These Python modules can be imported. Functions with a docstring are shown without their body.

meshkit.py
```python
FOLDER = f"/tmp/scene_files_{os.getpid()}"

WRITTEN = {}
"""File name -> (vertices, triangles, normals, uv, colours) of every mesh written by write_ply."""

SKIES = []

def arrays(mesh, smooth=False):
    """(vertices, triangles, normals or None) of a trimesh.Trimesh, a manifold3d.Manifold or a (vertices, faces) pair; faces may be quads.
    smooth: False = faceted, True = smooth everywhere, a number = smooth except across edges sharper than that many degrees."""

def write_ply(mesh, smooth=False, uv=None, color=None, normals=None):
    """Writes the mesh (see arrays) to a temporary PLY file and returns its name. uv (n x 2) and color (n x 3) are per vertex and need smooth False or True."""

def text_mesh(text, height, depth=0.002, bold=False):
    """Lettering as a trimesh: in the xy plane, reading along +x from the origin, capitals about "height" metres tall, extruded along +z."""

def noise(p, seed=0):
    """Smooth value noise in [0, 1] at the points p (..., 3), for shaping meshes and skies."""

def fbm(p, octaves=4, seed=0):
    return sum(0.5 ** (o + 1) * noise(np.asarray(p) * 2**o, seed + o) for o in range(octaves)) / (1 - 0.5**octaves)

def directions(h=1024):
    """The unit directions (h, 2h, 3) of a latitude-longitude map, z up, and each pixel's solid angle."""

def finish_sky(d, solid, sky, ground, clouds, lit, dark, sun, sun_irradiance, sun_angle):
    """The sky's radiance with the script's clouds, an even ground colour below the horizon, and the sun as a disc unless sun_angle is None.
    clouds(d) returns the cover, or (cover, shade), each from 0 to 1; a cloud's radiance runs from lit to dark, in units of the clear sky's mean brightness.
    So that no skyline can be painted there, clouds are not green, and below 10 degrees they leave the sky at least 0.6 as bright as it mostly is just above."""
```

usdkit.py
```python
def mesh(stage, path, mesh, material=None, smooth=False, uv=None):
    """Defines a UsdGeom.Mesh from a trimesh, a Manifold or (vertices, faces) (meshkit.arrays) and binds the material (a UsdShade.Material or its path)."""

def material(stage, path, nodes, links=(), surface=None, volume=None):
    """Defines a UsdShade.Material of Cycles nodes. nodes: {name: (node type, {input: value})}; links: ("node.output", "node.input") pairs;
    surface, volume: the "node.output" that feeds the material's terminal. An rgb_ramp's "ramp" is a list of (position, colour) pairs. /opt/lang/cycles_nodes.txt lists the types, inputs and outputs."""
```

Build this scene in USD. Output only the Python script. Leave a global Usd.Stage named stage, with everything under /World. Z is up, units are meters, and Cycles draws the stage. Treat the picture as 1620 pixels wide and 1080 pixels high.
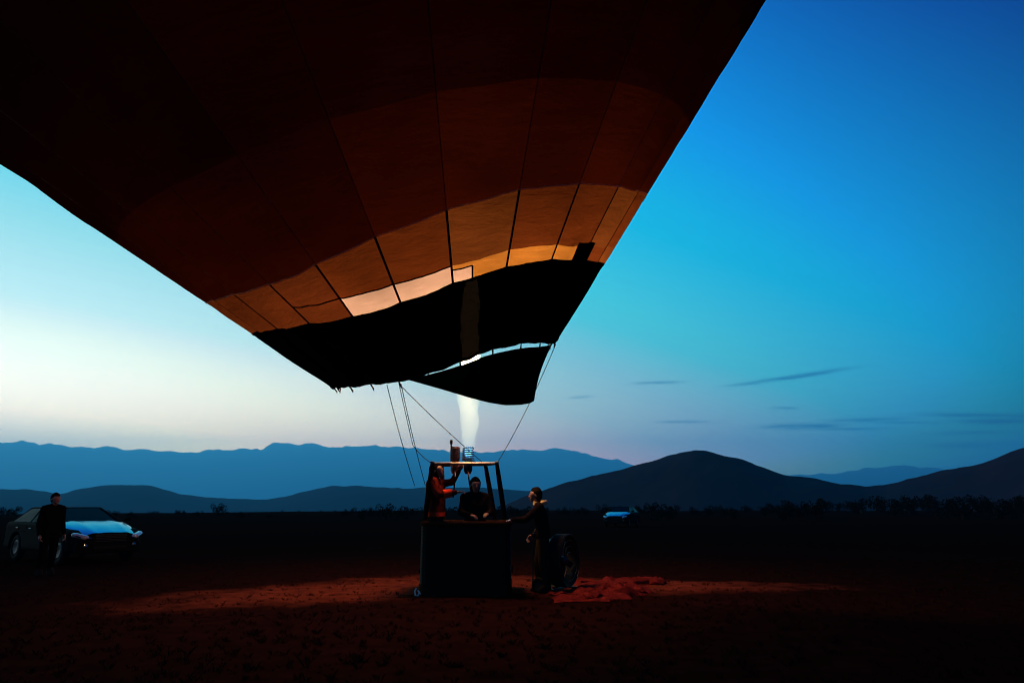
import math, random
import numpy as np, trimesh, manifold3d as m3, usdkit, meshkit
from pxr import Usd, UsdGeom, UsdLux, UsdShade, Gf, Sdf
rng = np.random.default_rng(7); random.seed(7)
stage = Usd.Stage.CreateInMemory()
UsdGeom.Xform.Define(stage, '/World'); UsdGeom.Scope.Define(stage, '/World/Looks')

# ------------------------------------------------------------------ camera, sky, exposure
PITCH, FOC, EYE = math.radians(13.5), 1080.0, np.array([0, 0, 1.45])
cam = UsdGeom.Camera.Define(stage, '/World/camera')
cam.CreateHorizontalApertureAttr(36.0); cam.CreateFocalLengthAttr(24.0)
cam.CreateClippingRangeAttr(Gf.Vec2f(0.05, 100000))
cam.AddTransformOp().Set(Gf.Matrix4d().SetRotate(Gf.Rotation(Gf.Vec3d(1, 0, 0), 90 + 13.5)) * Gf.Matrix4d().SetTranslate(Gf.Vec3d(*EYE)))
cam.CreateExposureAttr(0.0)
FW = np.array([0, math.cos(PITCH), math.sin(PITCH)]); UP = np.array([0, -math.sin(PITCH), math.cos(PITCH)]); RT = np.array([1.0, 0, 0])
def ray(px, py): return FW + RT * (px - 810) / FOC + UP * (540 - py) / FOC
def at(px, py, Y):                                                  # the point seen at a pixel of the photograph, at distance Y ahead
    d = ray(px, py); return EYE + d * (Y / d[1])
def on_ground(px, py, z=0.0):
    d = ray(px, py); return EYE + d * ((z - EYE[2]) / d[2])
def azel(px, py):
    d = ray(px, py); d /= np.linalg.norm(d)
    return math.degrees(math.atan2(d[0], d[1])), math.degrees(math.asin(d[2]))

SUN_AZ, SUN_EL, SKY_STRENGTH = -46.0, -5.5, 0.1                      # the sun is still below the horizon: no direct light
SKY_GRADE = dict(                                                   # twilight sky brightness -> the contrasty, saturated rendition of the photograph
    r=[(0, 0), (.0273, 0), (.073, .0), (.1407, .125), (.2304, .61), (.342, 1.08), (.476, 2.1), (.63, 3.0), (.81, 3.9), (1, 4.8)],
    g=[(0, 0), (.033, .02), (.0813, .55), (.151, .85), (.2423, .95), (.355, 1.23), (.489, 1.6), (.645, 2.35), (.82, 2.9), (1, 3.6)],
    b=[(0, .15), (.0431, .19), (.0879, .94), (.148, .95), (.2246, .95), (.3166, .98), (.424, 1.06), (.548, 1.27), (.687, 1.5), (.842, 2.05), (1, 2.8)])
CLOUDS = [  # centre pixel, half length px, half thickness px, slope, depth
    (1255, 596, 85, 3.2, -.155, 1.00), (1190, 606, 40, 2.0, -.10, 0.72), (1040, 605, 38, 2.2, -.04, 0.65), (920, 628, 20, 2, -.05, 0.51), (1240, 645, 20, 2.0, .02, 0.65),
    (1080, 667, 40, 2, .0, 0.65), (1270, 674, 62, 4.2, -.02, 1.00), (1370, 664, 60, 3.2, -.03, 0.72), (1330, 678, 70, 2.4, .0, 0.72), (1560, 657, 110, 3.4, .01, 0.87),
    (1590, 666, 80, 5, .0, 1.00), (1540, 684, 60, 3.0, -.02, 0.72), (1560, 703, 90, 5, -.02, 0.87), (1430, 668, 60, 2, 0, 0.58)]

def sky_material():
    n, l = {}, []
    cnt = [0]
    def nd(kind, **kw):
        cnt[0] += 1; k = f'n{cnt[0]}'; n[k] = (kind, kw); return k
    def mth(op, a, b=None, c=None):
        kw = {'math_type': op}
        for i, x in ((1, a), (2, b), (3, c)):
            if x is not None and not isinstance(x, str): kw[f'value{i}'] = x
        k = nd('math', **kw)
        for i, x in ((1, a), (2, b), (3, c)):
            if isinstance(x, str): l.append((x, f'{k}.value{i}'))
        return k + '.value'
    sky = nd('sky_texture', sky_type='single_scattering', sun_disc=False, sun_elevation=math.radians(SUN_EL), sun_rotation=math.radians(SUN_AZ), altitude=100.0, air_density=1.0, aerosol_density=1.0, ozone_density=1.0)
    sep = nd('separate_color', color_type='rgb'); l.append((sky + '.color', sep + '.color'))
    outs = []
    for c in 'rgb':
        x = mth('power', mth('multiply', f'{sep}.{c}', 15.76), 0.5)
        rp = nd('rgb_ramp', ramp=[(min(1, a ** .5), (b, b, b)) for a, b in SKY_GRADE[c]], interpolate=True)
        l.append((x, rp + '.fac')); outs.append(rp)
    seps = []
    for c, rp in zip('rgb', outs):
        s = nd('rgb_to_bw'); l.append((rp + '.color', s + '.color')); seps.append(s)
    comb = nd('combine_color', color_type='rgb')
    for c, s in zip('rgb', seps): l.append((s + '.val', f'{comb}.{c}'))
    tc = nd('texture_coordinate'); xyz = nd('separate_xyz'); l.append((tc + '.generated', xyz + '.vector'))
    az = mth('degrees', mth('arctan2', xyz + '.x', xyz + '.y')); el = mth('degrees', mth('arcsine', xyz + '.z'))
    cv = nd('combine_xyz'); l.append((mth('multiply', az, .5), cv + '.x')); l.append((mth('multiply', el, 5.0), cv + '.y'))
    ns = nd('noise_texture', dimensions='3D', scale=1.0, detail=3.0, roughness=.6); l.append((cv + '.vector', ns + '.vector'))
    wob = mth('multiply_add', ns + '.fac', .5, -.25)
    total = None
    for px, py, hl, ht, sl, depth in CLOUDS:
        a0, e0 = azel(px, py); a1, e1 = azel(px + hl, py + sl * hl)
        la, slope = abs(a1 - a0), (e1 - e0) / (a1 - a0)
        le = abs(azel(px, py + ht)[1] - e0)
        da = mth('subtract', az, a0)
        ea = mth('divide', da, la)
        ee = mth('divide', mth('add', mth('subtract', mth('subtract', el, e0), mth('multiply', da, slope)), mth('multiply', wob, le * 2.2)), le)
        m = mth('multiply', mth('exponent', mth('multiply', mth('add', mth('power', mth('absolute', ea), 3.0), mth('power', mth('absolute', ee), 2.0)), -1.0)), depth)
        total = m if total is None else mth('maximum', total, m)
    mod = nd('map_range', from_min=.3, from_max=.62, to_min=.5, to_max=1.0, clamp=True); l.append((ns + '.fac', mod + '.value'))
    fac = mth('multiply', total, mod + '.result')
    mul = nd('mix', mix_type='multiply', color2=(.0, .16, .36)); l += [(comb + '.color', mul + '.color1'), (fac, mul + '.fac')]
    gain = nd('mix', mix_type='multiply', fac=1.0, color2=(1 / SKY_STRENGTH,) * 3, use_clamp=False); l.append((mul + '.color', gain + '.color1'))
    bg = nd('background_shader', strength=SKY_STRENGTH); l.append((gain + '.color', bg + '.color'))
    return usdkit.material(stage, '/World/Looks/dusk_sky', n, l, surface=bg + '.background')
dome = UsdLux.DomeLight.Define(stage, '/World/sky')
UsdShade.MaterialBindingAPI.Apply(dome.GetPrim()).Bind(sky_material())
dome.GetPrim().SetCustomDataByKey('kind', 'structure')

# ------------------------------------------------------------------ materials
M = {}
def plain(name, color, rough=.7, metal=0.0, **kw):
    M[name] = usdkit.material(stage, '/World/Looks/' + name, {'p': ('principled_bsdf', dict(base_color=color, roughness=rough, metallic=metal, **kw))}, surface='p.BSDF')
def noisy(name, c1, c2, scale, rough=.8, bump=0.0, dist=.01, detail=5.0, metal=0.0, stretch=None, **kw):
    if rough >= .9: kw.setdefault('specular_ior_level', 0.0)
    nodes = {'g': ('texture_coordinate', {}), 'mp': ('mapping', dict(scale=stretch or (1, 1, 1))), 'n': ('noise_texture', dict(dimensions='3D', scale=scale, detail=detail, roughness=.6)),
             'r': ('rgb_ramp', dict(ramp=[(.3, c1), (.7, c2)], interpolate=True)), 'p': ('principled_bsdf', dict(roughness=rough, metallic=metal, **kw))}
    links = [('g.object', 'mp.vector'), ('mp.vector', 'n.vector'), ('n.fac', 'r.fac'), ('r.color', 'p.base_color')]
    if bump:
        nodes['b'] = ('bump', dict(strength=bump, distance=dist)); links += [('n.fac', 'b.height'), ('b.normal', 'p.normal')]
    M[name] = usdkit.material(stage, '/World/Looks/' + name, nodes, links, surface='p.BSDF')
def emits(name, color, strength):
    M[name] = usdkit.material(stage, '/World/Looks/' + name, {'e': ('emission', dict(color=color, strength=strength))}, surface='e.emission')
def fabric(name, diff, trans, mixfac=.5, see=0.0, wrinkle=1.0):
    """Thin cloth: reflects a little, lets light through, with fine cross wrinkles that run along the cloth's rows (uv: metres)."""
    nodes = {'uv': ('uvmap', {'attribute': 'st'}), 'mp': ('mapping', dict(scale=(1.5, 4.5, 1))), 'n': ('noise_texture', dict(dimensions='3D', scale=1.0, detail=5.0, roughness=.62, distortion=.25)),
             'mp2': ('mapping', dict(scale=(.5, .9, 1))), 'n2': ('noise_texture', dict(dimensions='3D', scale=1.0, detail=3.0)),
             'b': ('bump', dict(strength=.55 * wrinkle, distance=.05)), 'd': ('diffuse_bsdf', dict(color=diff)), 't': ('translucent_bsdf', {}),
             'r': ('map_range', dict(from_min=.25, from_max=.75, to_min=.6, to_max=1.3)), 'm': ('mix', dict(mix_type='multiply', fac=1.0, color1=trans)), 'x': ('mix_closure', dict(fac=mixfac))}
    links = [('uv.UV', 'mp.vector'), ('mp.vector', 'n.vector'), ('uv.UV', 'mp2.vector'), ('mp2.vector', 'n2.vector'), ('n.fac', 'b.height'), ('b.normal', 'd.normal'), ('b.normal', 't.normal'), ('n2.fac', 'r.value'),
             ('r.result', 'm.color2'), ('m.color', 't.color'), ('d.BSDF', 'x.closure1'), ('t.BSDF', 'x.closure2')]
    out = 'x.closure'
    if see:
        nodes['c'] = ('transparent_bsdf', dict(color=(1, 1, 1))); nodes['y'] = ('mix_closure', dict(fac=see)); links += [('x.closure', 'y.closure1'), ('c.BSDF', 'y.closure2')]; out = 'y.closure'
    M[name] = usdkit.material(stage, '/World/Looks/' + name, nodes, links, surface=out)

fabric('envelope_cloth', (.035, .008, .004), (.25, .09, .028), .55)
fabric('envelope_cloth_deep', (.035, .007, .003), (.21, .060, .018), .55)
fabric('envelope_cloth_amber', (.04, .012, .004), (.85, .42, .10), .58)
fabric('falloff_cloth_top', (.03, .005, .003), (.024, .003, .001), .5, wrinkle=.35)  # upper rows: fading of the flame glow put into the cloth colour
fabric('falloff_cloth_top_deep', (.03, .005, .003), (.019, .0022, .0008), .5, wrinkle=.35)
fabric('envelope_cloth_left_dim', (.035, .007, .003), (.17, .050, .018), .55)  # left gores: weaker flame glow put into the cloth colour
fabric('falloff_cloth_left', (.03, .006, .003), (.040, .0055, .0018), .52, wrinkle=.6)
fabric('falloff_cloth_high', (.03, .005, .003), (.036, .0046, .0015), .5, wrinkle=.45)
fabric('falloff_cloth_mid', (.03, .006, .003), (.078, .012, .0038), .52, wrinkle=.6)
fabric('falloff_cloth_mid_deep', (.03, .006, .003), (.064, .0095, .003), .52, wrinkle=.6)
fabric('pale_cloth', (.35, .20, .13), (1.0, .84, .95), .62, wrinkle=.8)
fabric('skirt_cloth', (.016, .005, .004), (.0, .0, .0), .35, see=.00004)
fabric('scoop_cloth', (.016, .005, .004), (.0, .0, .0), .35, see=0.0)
plain('tape', (.012, .006, .005), .9, specular_ior_level=0.0)
fabric('tape_thin', (.03, .006, .004), (.75, .55, .45), .8)
fabric('tape_light', (.12, .05, .03), (1.0, .9, .8), .9)
plain('webbing', (.01, .008, .008), .8)
plain('cable_steel', (.010, .010, .012), .9)
noisy('dark_steel', (.03, .03, .032), (.06, .055, .05), 12, .42, metal=.8)
noisy('rail_steel', (.20, .17, .14), (.30, .26, .21), 10, .4, metal=.9)
noisy('burner_shroud', (.16, .05, .03), (.28, .09, .05), 9, .45, metal=.6)
noisy('burner_coil', (.25, .3, .36), (.45, .5, .55), 20, .25, metal=1.0)
noisy('pole_cover', (.02, .006, .005), (.035, .010, .008), 20, .92, .3, .004)
noisy('leather', (.03, .010, .005), (.05, .016, .008), 18, .92, .35, .004)
noisy('rope_pale', (.42, .40, .37), (.6, .58, .54), 60, .85, .5, .003)
noisy('soil', (.010, .0025, .0017), (.022, .005, .0033), 3.0, .97, .7, .05, detail=9)
M['flame_pool_soil'] = usdkit.material(stage, '/World/Looks/flame_pool_soil', {'g': ('texture_coordinate', {}), 'n': ('noise_texture', dict(dimensions='3D', scale=4.0, detail=10.0, roughness=.65)), 'n2': ('noise_texture', dict(dimensions='3D', scale=1.1, detail=7.0, roughness=.62)),
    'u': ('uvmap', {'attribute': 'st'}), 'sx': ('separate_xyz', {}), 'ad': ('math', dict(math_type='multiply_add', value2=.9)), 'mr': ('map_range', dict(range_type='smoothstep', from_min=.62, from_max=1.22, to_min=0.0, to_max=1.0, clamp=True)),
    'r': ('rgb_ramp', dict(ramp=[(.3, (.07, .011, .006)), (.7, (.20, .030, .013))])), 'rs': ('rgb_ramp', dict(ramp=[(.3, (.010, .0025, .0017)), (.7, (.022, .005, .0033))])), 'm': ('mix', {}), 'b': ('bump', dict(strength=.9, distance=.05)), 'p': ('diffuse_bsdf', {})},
    [('g.object', 'n.vector'), ('g.object', 'n2.vector'), ('u.UV', 'sx.vector'), ('n2.fac', 'ad.value1'), ('sx.y', 'ad.value3'), ('ad.value', 'mr.value'), ('n.fac', 'r.fac'), ('n.fac', 'rs.fac'), ('mr.result', 'm.fac'), ('r.color', 'm.color1'), ('rs.color', 'm.color2'), ('m.color', 'p.color'), ('n.fac', 'b.height'), ('b.normal', 'p.normal')], surface='p.BSDF')  # flame-lit pool painted into the soil colour, fading to plain soil at its edges
noisy('grass_blade', (.016, .004, .002), (.034, .008, .004), 2.0, .9)
noisy('foliage', (.008, .005, .004), (.018, .010, .006), 1.5, .9)
noisy('bark', (.03, .02, .014), (.05, .032, .022), 8, .9)
noisy('hill_near', (.028, .010, .014), (.05, .018, .022), .012, 1.0, .3, 3, detail=8)
noisy('hill_mid', (.022, .010, .022), (.038, .016, .034), .006, 1.0, .3, 8, detail=8)
noisy('mountain', (.05, .05, .055), (.085, .08, .085), .0012, 1.0, .3, 30, detail=9)
noisy('red_cloth', (.07, .007, .006), (.18, .016, .012), 8, .95, .3, .01)
noisy('skin', (.22, .075, .045), (.28, .10, .065), 14, .55)
noisy('hair', (.008, .005, .004), (.016, .010, .008), 40, .92, .5, .004)
noisy('dark_jacket', (.007, .004, .005), (.013, .007, .008), 14, .92, .3, .006)
noisy('red_jacket', (.075, .007, .005), (.12, .012, .008), 14, .92, .3, .006)
noisy('orange_band', (.90, .045, .012), (.98, .06, .02), 30, .9)
noisy('ochre_scarf', (.55, .30, .08), (.65, .38, .13), 26, .8, .4, .004)
noisy('trousers', (.010, .006, .005), (.018, .010, .009), 16, .92, .3, .006)
noisy('khaki', (.022, .014, .007), (.034, .022, .011), 16, .92, .3, .006)
noisy('night_cloth', (.003, .002, .0025), (.006, .004, .005), 14, .95)
noisy('pale_glove', (.65, .60, .58), (.75, .70, .68), 30, .7)
plain('boot', (.010, .006, .005), .9, specular_ior_level=.05)
plain('eye_dark', (.01, .008, .008), .2)
plain('rubber', (.008, .007, .007), .9, specular_ior_level=.05)
plain('car_hood_sheen', (.16, .30, .40), .2, .95, specular_tint=(.8, .95, 1.0))  # hood only: lighter and bluer, the sky sheen put into its colour
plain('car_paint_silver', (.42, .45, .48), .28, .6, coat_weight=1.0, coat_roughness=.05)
plain('car_body_shade', (.004, .005, .006), .8, 0.0, specular_ior_level=.02)  # rest of the same car: near black, shade put into its colour
plain('chrome', (.30, .29, .29), .15, 1.0)
plain('lamp_lens', (.45, .38, .38), .15, .2, coat_weight=1.0)
plain('plastic_black', (.010, .009, .009), .9, specular_ior_level=.05)
plain('wheel_alloy', (.02, .02, .022), .5, .5)
plain('eng_red', (.15, .02, .015), .4)
M['tinted_glass'] = usdkit.material(stage, '/World/Looks/tinted_glass', {'f': ('fresnel', dict(IOR=1.12)), 't': ('transparent_bsdf', dict(color=(.05, .05, .06))), 'g': ('glossy_bsdf', dict(color=(.4, .4, .42), roughness=.02)), 'x': ('mix_closure', {})},
    [('f.fac', 'x.fac'), ('t.BSDF', 'x.closure1'), ('g.BSDF', 'x.closure2')], surface='x.closure')
# woven wicker: two crossed waves
M['wicker'] = usdkit.material(stage, '/World/Looks/wicker', {'g': ('texture_coordinate', {}), 'w1': ('wave_texture', dict(wave_type='bands', bands_direction='z', profile='sine', scale=14.0, distortion=1.2, detail=2.0)),
    'w2': ('wave_texture', dict(wave_type='bands', bands_direction='x', profile='sine', scale=6.0, distortion=.6)), 'mm': ('math', dict(math_type='multiply')), 'b': ('bump', dict(strength=.8, distance=.012)),
    'r': ('rgb_ramp', dict(ramp=[(0, (.008, .003, .002)), (1, (.040, .013, .007))])), 'p': ('principled_bsdf', dict(roughness=.85, specular_ior_level=.12))},
    [('g.object', 'w1.vector'), ('g.object', 'w2.vector'), ('w1.fac', 'mm.value1'), ('w2.fac', 'mm.value2'), ('mm.value', 'b.height'), ('b.normal', 'p.normal'), ('mm.value', 'r.fac'), ('r.color', 'p.base_color')], surface='p.BSDF')
emits('flame_hot', (1.0, .55, .25), 145.0)
emits('flame_blue', (.12, .50, 1.0), 3.2)
# the visible plume: glowing gas, thicker and warmer towards the top
M['flame_gas'] = usdkit.material(stage, '/World/Looks/flame_gas', {'g': ('geometry', {}), 's': ('separate_xyz', {}), 'r': ('map_range', dict(from_min=2.35, from_max=3.3, to_min=0.0, to_max=1.0, clamp=True)),
    'c': ('rgb_ramp', dict(ramp=[(0, (.28, .62, .66)), (.3, (.85, .90, .55)), (1, (1.0, .84, .42))])), 'k': ('map_range', dict(from_min=2.35, from_max=3.3, to_min=.95, to_max=1.35, clamp=True)),
    'v': ('principled_volume', dict(density=0.0))},
    [('g.position', 's.vector'), ('s.z', 'r.value'), ('s.z', 'k.value'), ('r.result', 'c.fac'), ('c.color', 'v.emission_color'), ('k.result', 'v.emission_strength')], volume='v.volume')
HAZE_DENSITY, HAZE_COLOR = 9.5e-5, (.13, .62, 1.0)
M['haze_air'] = usdkit.material(stage, '/World/Looks/haze_air', {'v': ('principled_volume', dict(color=HAZE_COLOR, density=HAZE_DENSITY, anisotropy=0.45))}, volume='v.volume')

# ------------------------------------------------------------------ helpers
used = {}
def numbered(parent, name):
    k = (parent, name); used[k] = used.get(k, -1) + 1
    return f'{parent}/{name}' + (f'_{used[k]:03d}' if used[k] else '')
def setdata(p, label=None, cat=None, group=None, kind=None):
    for k, v in (('label', label), ('category', cat), ('group', group), ('kind', kind)):
        if v: p.SetCustomDataByKey(k, v)
    return p
def path_of(p): return '/World' if p is None else str(p.GetPath())
def obj(name, mesh, mat, parent=None, smooth=35, uv=None, **data):
    g = usdkit.mesh(stage, numbered(path_of(parent), name), mesh, M[mat], smooth=smooth, uv=uv)
    return setdata(g.GetPrim(), **data)
def thing(name, label, cat, loc=(0, 0, 0), rotz=0.0, group=None, scale=None):
    x = UsdGeom.Xform.Define(stage, numbered('/World', name))
    x.AddTranslateOp().Set(Gf.Vec3d(*map(float, loc))); x.AddRotateZOp().Set(float(math.degrees(rotz)))
    if scale: x.AddScaleOp().Set(Gf.Vec3f(scale, scale, scale))
    return setdata(x.GetPrim(), label, cat, group)
def dup(root, loc, rotz, label, group=None, scale=None):
    base = root.GetName()
    r = thing(base.rstrip('0123456789').rstrip('_') if base[-3:].isdigit() else base, label, root.GetCustomDataByKey('category'), loc, rotz, group or root.GetCustomDataByKey('group'), scale)
    r.GetReferences().AddInternalReference(root.GetPath()); r.SetInstanceable(True)
    return r
def tm(v, f):
    f = np.asarray(f)
    if f.shape[1] == 4: f = np.vstack([f[:, [0, 1, 2]], f[:, [0, 2, 3]]])
    return trimesh.Trimesh(np.asarray(v, float), f, process=False)
def cat(*ms): return trimesh.util.concatenate([x for x in ms])
def grid_faces(nr, nc, wrap=False):
    i, j = np.meshgrid(np.arange(nr - 1), np.arange(nc if wrap else nc - 1), indexing='ij'); k = (j + 1) % nc
    return np.stack([i * nc + j, i * nc + k, (i + 1) * nc + k, (i + 1) * nc + j], -1).reshape(-1, 4)
def tube(pts, r, sides=8):
    p = np.asarray(pts, float); t = np.gradient(p, axis=0); t /= np.linalg.norm(t, axis=1, keepdims=True) + 1e-12
    a = np.cross(t, np.where(np.abs(t[:, 2:]) < .9, [0, 0, 1.0], [1.0, 0, 0])); a /= np.linalg.norm(a, axis=1, keepdims=True); b = np.cross(t, a)
    ang = np.arange(sides) * 2 * np.pi / sides; rr = np.broadcast_to(r, (len(p),))[:, None, None]
    v = (p[:, None] + rr * (np.cos(ang)[None, :, None] * a[:, None] + np.sin(ang)[None, :, None] * b[:, None])).reshape(-1, 3)
    f = grid_faces(len(p), sides, True)[:, ::-1]; f = np.vstack([f[:, [0, 1, 2]], f[:, [0, 2, 3]]]); n = len(v)
    caps = [[n, (k + 1) % sides, k] for k in range(sides)] + [[n + 1, n - sides + k, n - sides + (k + 1) % sides] for k in range(sides)]
    m = trimesh.Trimesh(np.vstack([v, p[:1], p[-1:]]), np.vstack([f, caps]), process=False)
    if m.volume < 0: m.invert()
    return m
def box(c, s, rz=0.0, bev=0.0):
    s = np.asarray(s, float)
    if bev:
        h = s / 2 - bev
        pts = [np.array([x, y, z]) * h + d * bev for x in (-1, 1) for y in (-1, 1) for z in (-1, 1) for d in np.vstack([np.eye(3), -np.eye(3)])]
        m = trimesh.convex.convex_hull(np.array(pts))
    else: m = trimesh.creation.box(s)
    if rz: m.apply_transform(trimesh.transformations.rotation_matrix(rz, [0, 0, 1]))
    m.apply_translation(c); return m
def lathe(prof, c=(0, 0, 0), n=32, axis=None):
    m = trimesh.creation.revolve(np.asarray(prof, float), sections=n)
    if axis is not None: m.apply_transform(trimesh.geometry.align_vectors([0, 0, 1], axis))
    m.apply_translation(c); return m
ICO = trimesh.creation.icosphere(2).vertices; ICO1 = trimesh.creation.icosphere(1).vertices
def hullm(spheres, ico=ICO): return m3.Manifold.hull_points(np.vstack([ico * np.asarray(r) + np.asarray(p) for p, r in spheres]))
def smoothed(man, length, it=8):
    m = man.refine_to_length(length).to_mesh(); t = trimesh.Trimesh(m.vert_properties[:, :3], m.tri_verts, process=True)
    trimesh.smoothing.filter_taubin(t, iterations=it); return t
def as_tm(man):
    m = man.to_mesh(); return trimesh.Trimesh(m.vert_properties[:, :3], m.tri_verts, process=False)
def hang(a, b, sag, n=14):
    t = np.linspace(0, 1, n)[:, None]; p = np.asarray(a) * (1 - t) + np.asarray(b) * t; p[:, 2] -= (4 * sag * t * (1 - t))[:, 0]; return p
smooth01 = lambda x: np.clip(x, 0, 1) ** 2 * (3 - 2 * np.clip(x, 0, 1))

# ------------------------------------------------------------------ terrain
def ground_z(x, y):
    x, y = np.asarray(x, float), np.asarray(y, float); r = np.hypot(x, y)
    p = np.stack([x, y, 0 * x], -1)
    bumps = (meshkit.fbm(p * .9, 3, 3) - .5) * .05 + (meshkit.fbm(p * .12, 3, 5) - .5) * .12 * smooth01((r - 6) / 30)
    flat = 1 - np.exp(-((x + .7) ** 2 + (y - 12.2) ** 2) / 8.0)
    far = (meshkit.fbm(p * .012, 4, 9) - .5) * 3.0 * smooth01((r - 60) / 200)
    return bumps * flat + far - 60 * smooth01((r - 150) / 1350)
rad = np.concatenate([np.linspace(.5, 20, 150), np.geomspace(20.4, 22500, 130)])
th = np.linspace(0, 2 * np.pi, 361)[:-1]
Rg, Tg = np.meshgrid(rad, th, indexing='ij'); gx, gy = Rg * np.sin(Tg), Rg * np.cos(Tg)
gv = np.stack([gx, gy, ground_z(gx, gy)], -1).reshape(-1, 3)
gv = np.vstack([gv, [[0, 0, float(ground_z(0., 0.))]]])
gf = grid_faces(len(rad), 360, True); gf = np.vstack([gf[:, [0, 1, 2]], gf[:, [0, 2, 3]], [[len(gv) - 1, (k + 1) % 360, k] for k in range(360)]])
gm = trimesh.Trimesh(gv, gf, process=False)
if gm.face_normals[0][2] < 0: gm.invert()
obj('ground', gm, 'soil', smooth=True, kind='structure')

def strip_sheet(front, back, nx=260, ny=44, lift=.018):
    """An irregular sheet of soil, flame glow put into its colour, between two lines on the ground."""
    fr = np.array([on_ground(x, y)[:2] for x, y in front]); bk = np.array([on_ground(x, y)[:2] for x, y in back])
    def resample(p):
        d = np.r_[0, np.cumsum(np.linalg.norm(np.diff(p, axis=0), axis=1))]; q = np.linspace(0, d[-1], nx); return np.stack([np.interp(q, d, p[:, 0]), np.interp(q, d, p[:, 1])], -1)
    A_, B_ = resample(fr), resample(bk); v = np.linspace(0, 1, ny)[None, :, None]
    xy = A_[:, None] * (1 - v) + B_[:, None] * v
    w = np.stack([xy[..., 0], xy[..., 1], 0 * xy[..., 0]], -1); e = (np.abs(v[..., 0] - .5) * 2) ** 3
    xy[..., 1] += (meshkit.fbm(w * 1.3, 4, 61) - .5) * 1.5 * e + (meshkit.fbm(w * 5, 3, 63) - .5) * .5 * e
    w = np.stack([xy[..., 0], xy[..., 1], 0 * xy[..., 0]], -1)
    rough = (meshkit.fbm(w * 2.5, 4, 65) - .5) * .05 * (1 - e)
    z = ground_z(xy[..., 0], xy[..., 1]) + lift * (1 - .85 * e) + np.maximum(rough, -.012)
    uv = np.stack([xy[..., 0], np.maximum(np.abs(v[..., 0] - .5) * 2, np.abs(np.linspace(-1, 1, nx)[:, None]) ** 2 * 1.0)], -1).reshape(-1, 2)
    return tm(np.concatenate([xy, z[..., None]], -1).reshape(-1, 3), grid_faces(nx, ny)), uv
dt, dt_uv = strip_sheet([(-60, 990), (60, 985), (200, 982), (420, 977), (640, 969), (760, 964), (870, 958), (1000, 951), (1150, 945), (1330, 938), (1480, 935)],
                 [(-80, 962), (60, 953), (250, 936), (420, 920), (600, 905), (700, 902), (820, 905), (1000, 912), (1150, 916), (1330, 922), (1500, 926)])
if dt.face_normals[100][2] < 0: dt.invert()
obj('painted_light_pool', dt, 'flame_pool_soil', smooth=True, uv=dt_uv, kind='structure')  # lighter, redder strip painted in as the pool of flame light

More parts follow.
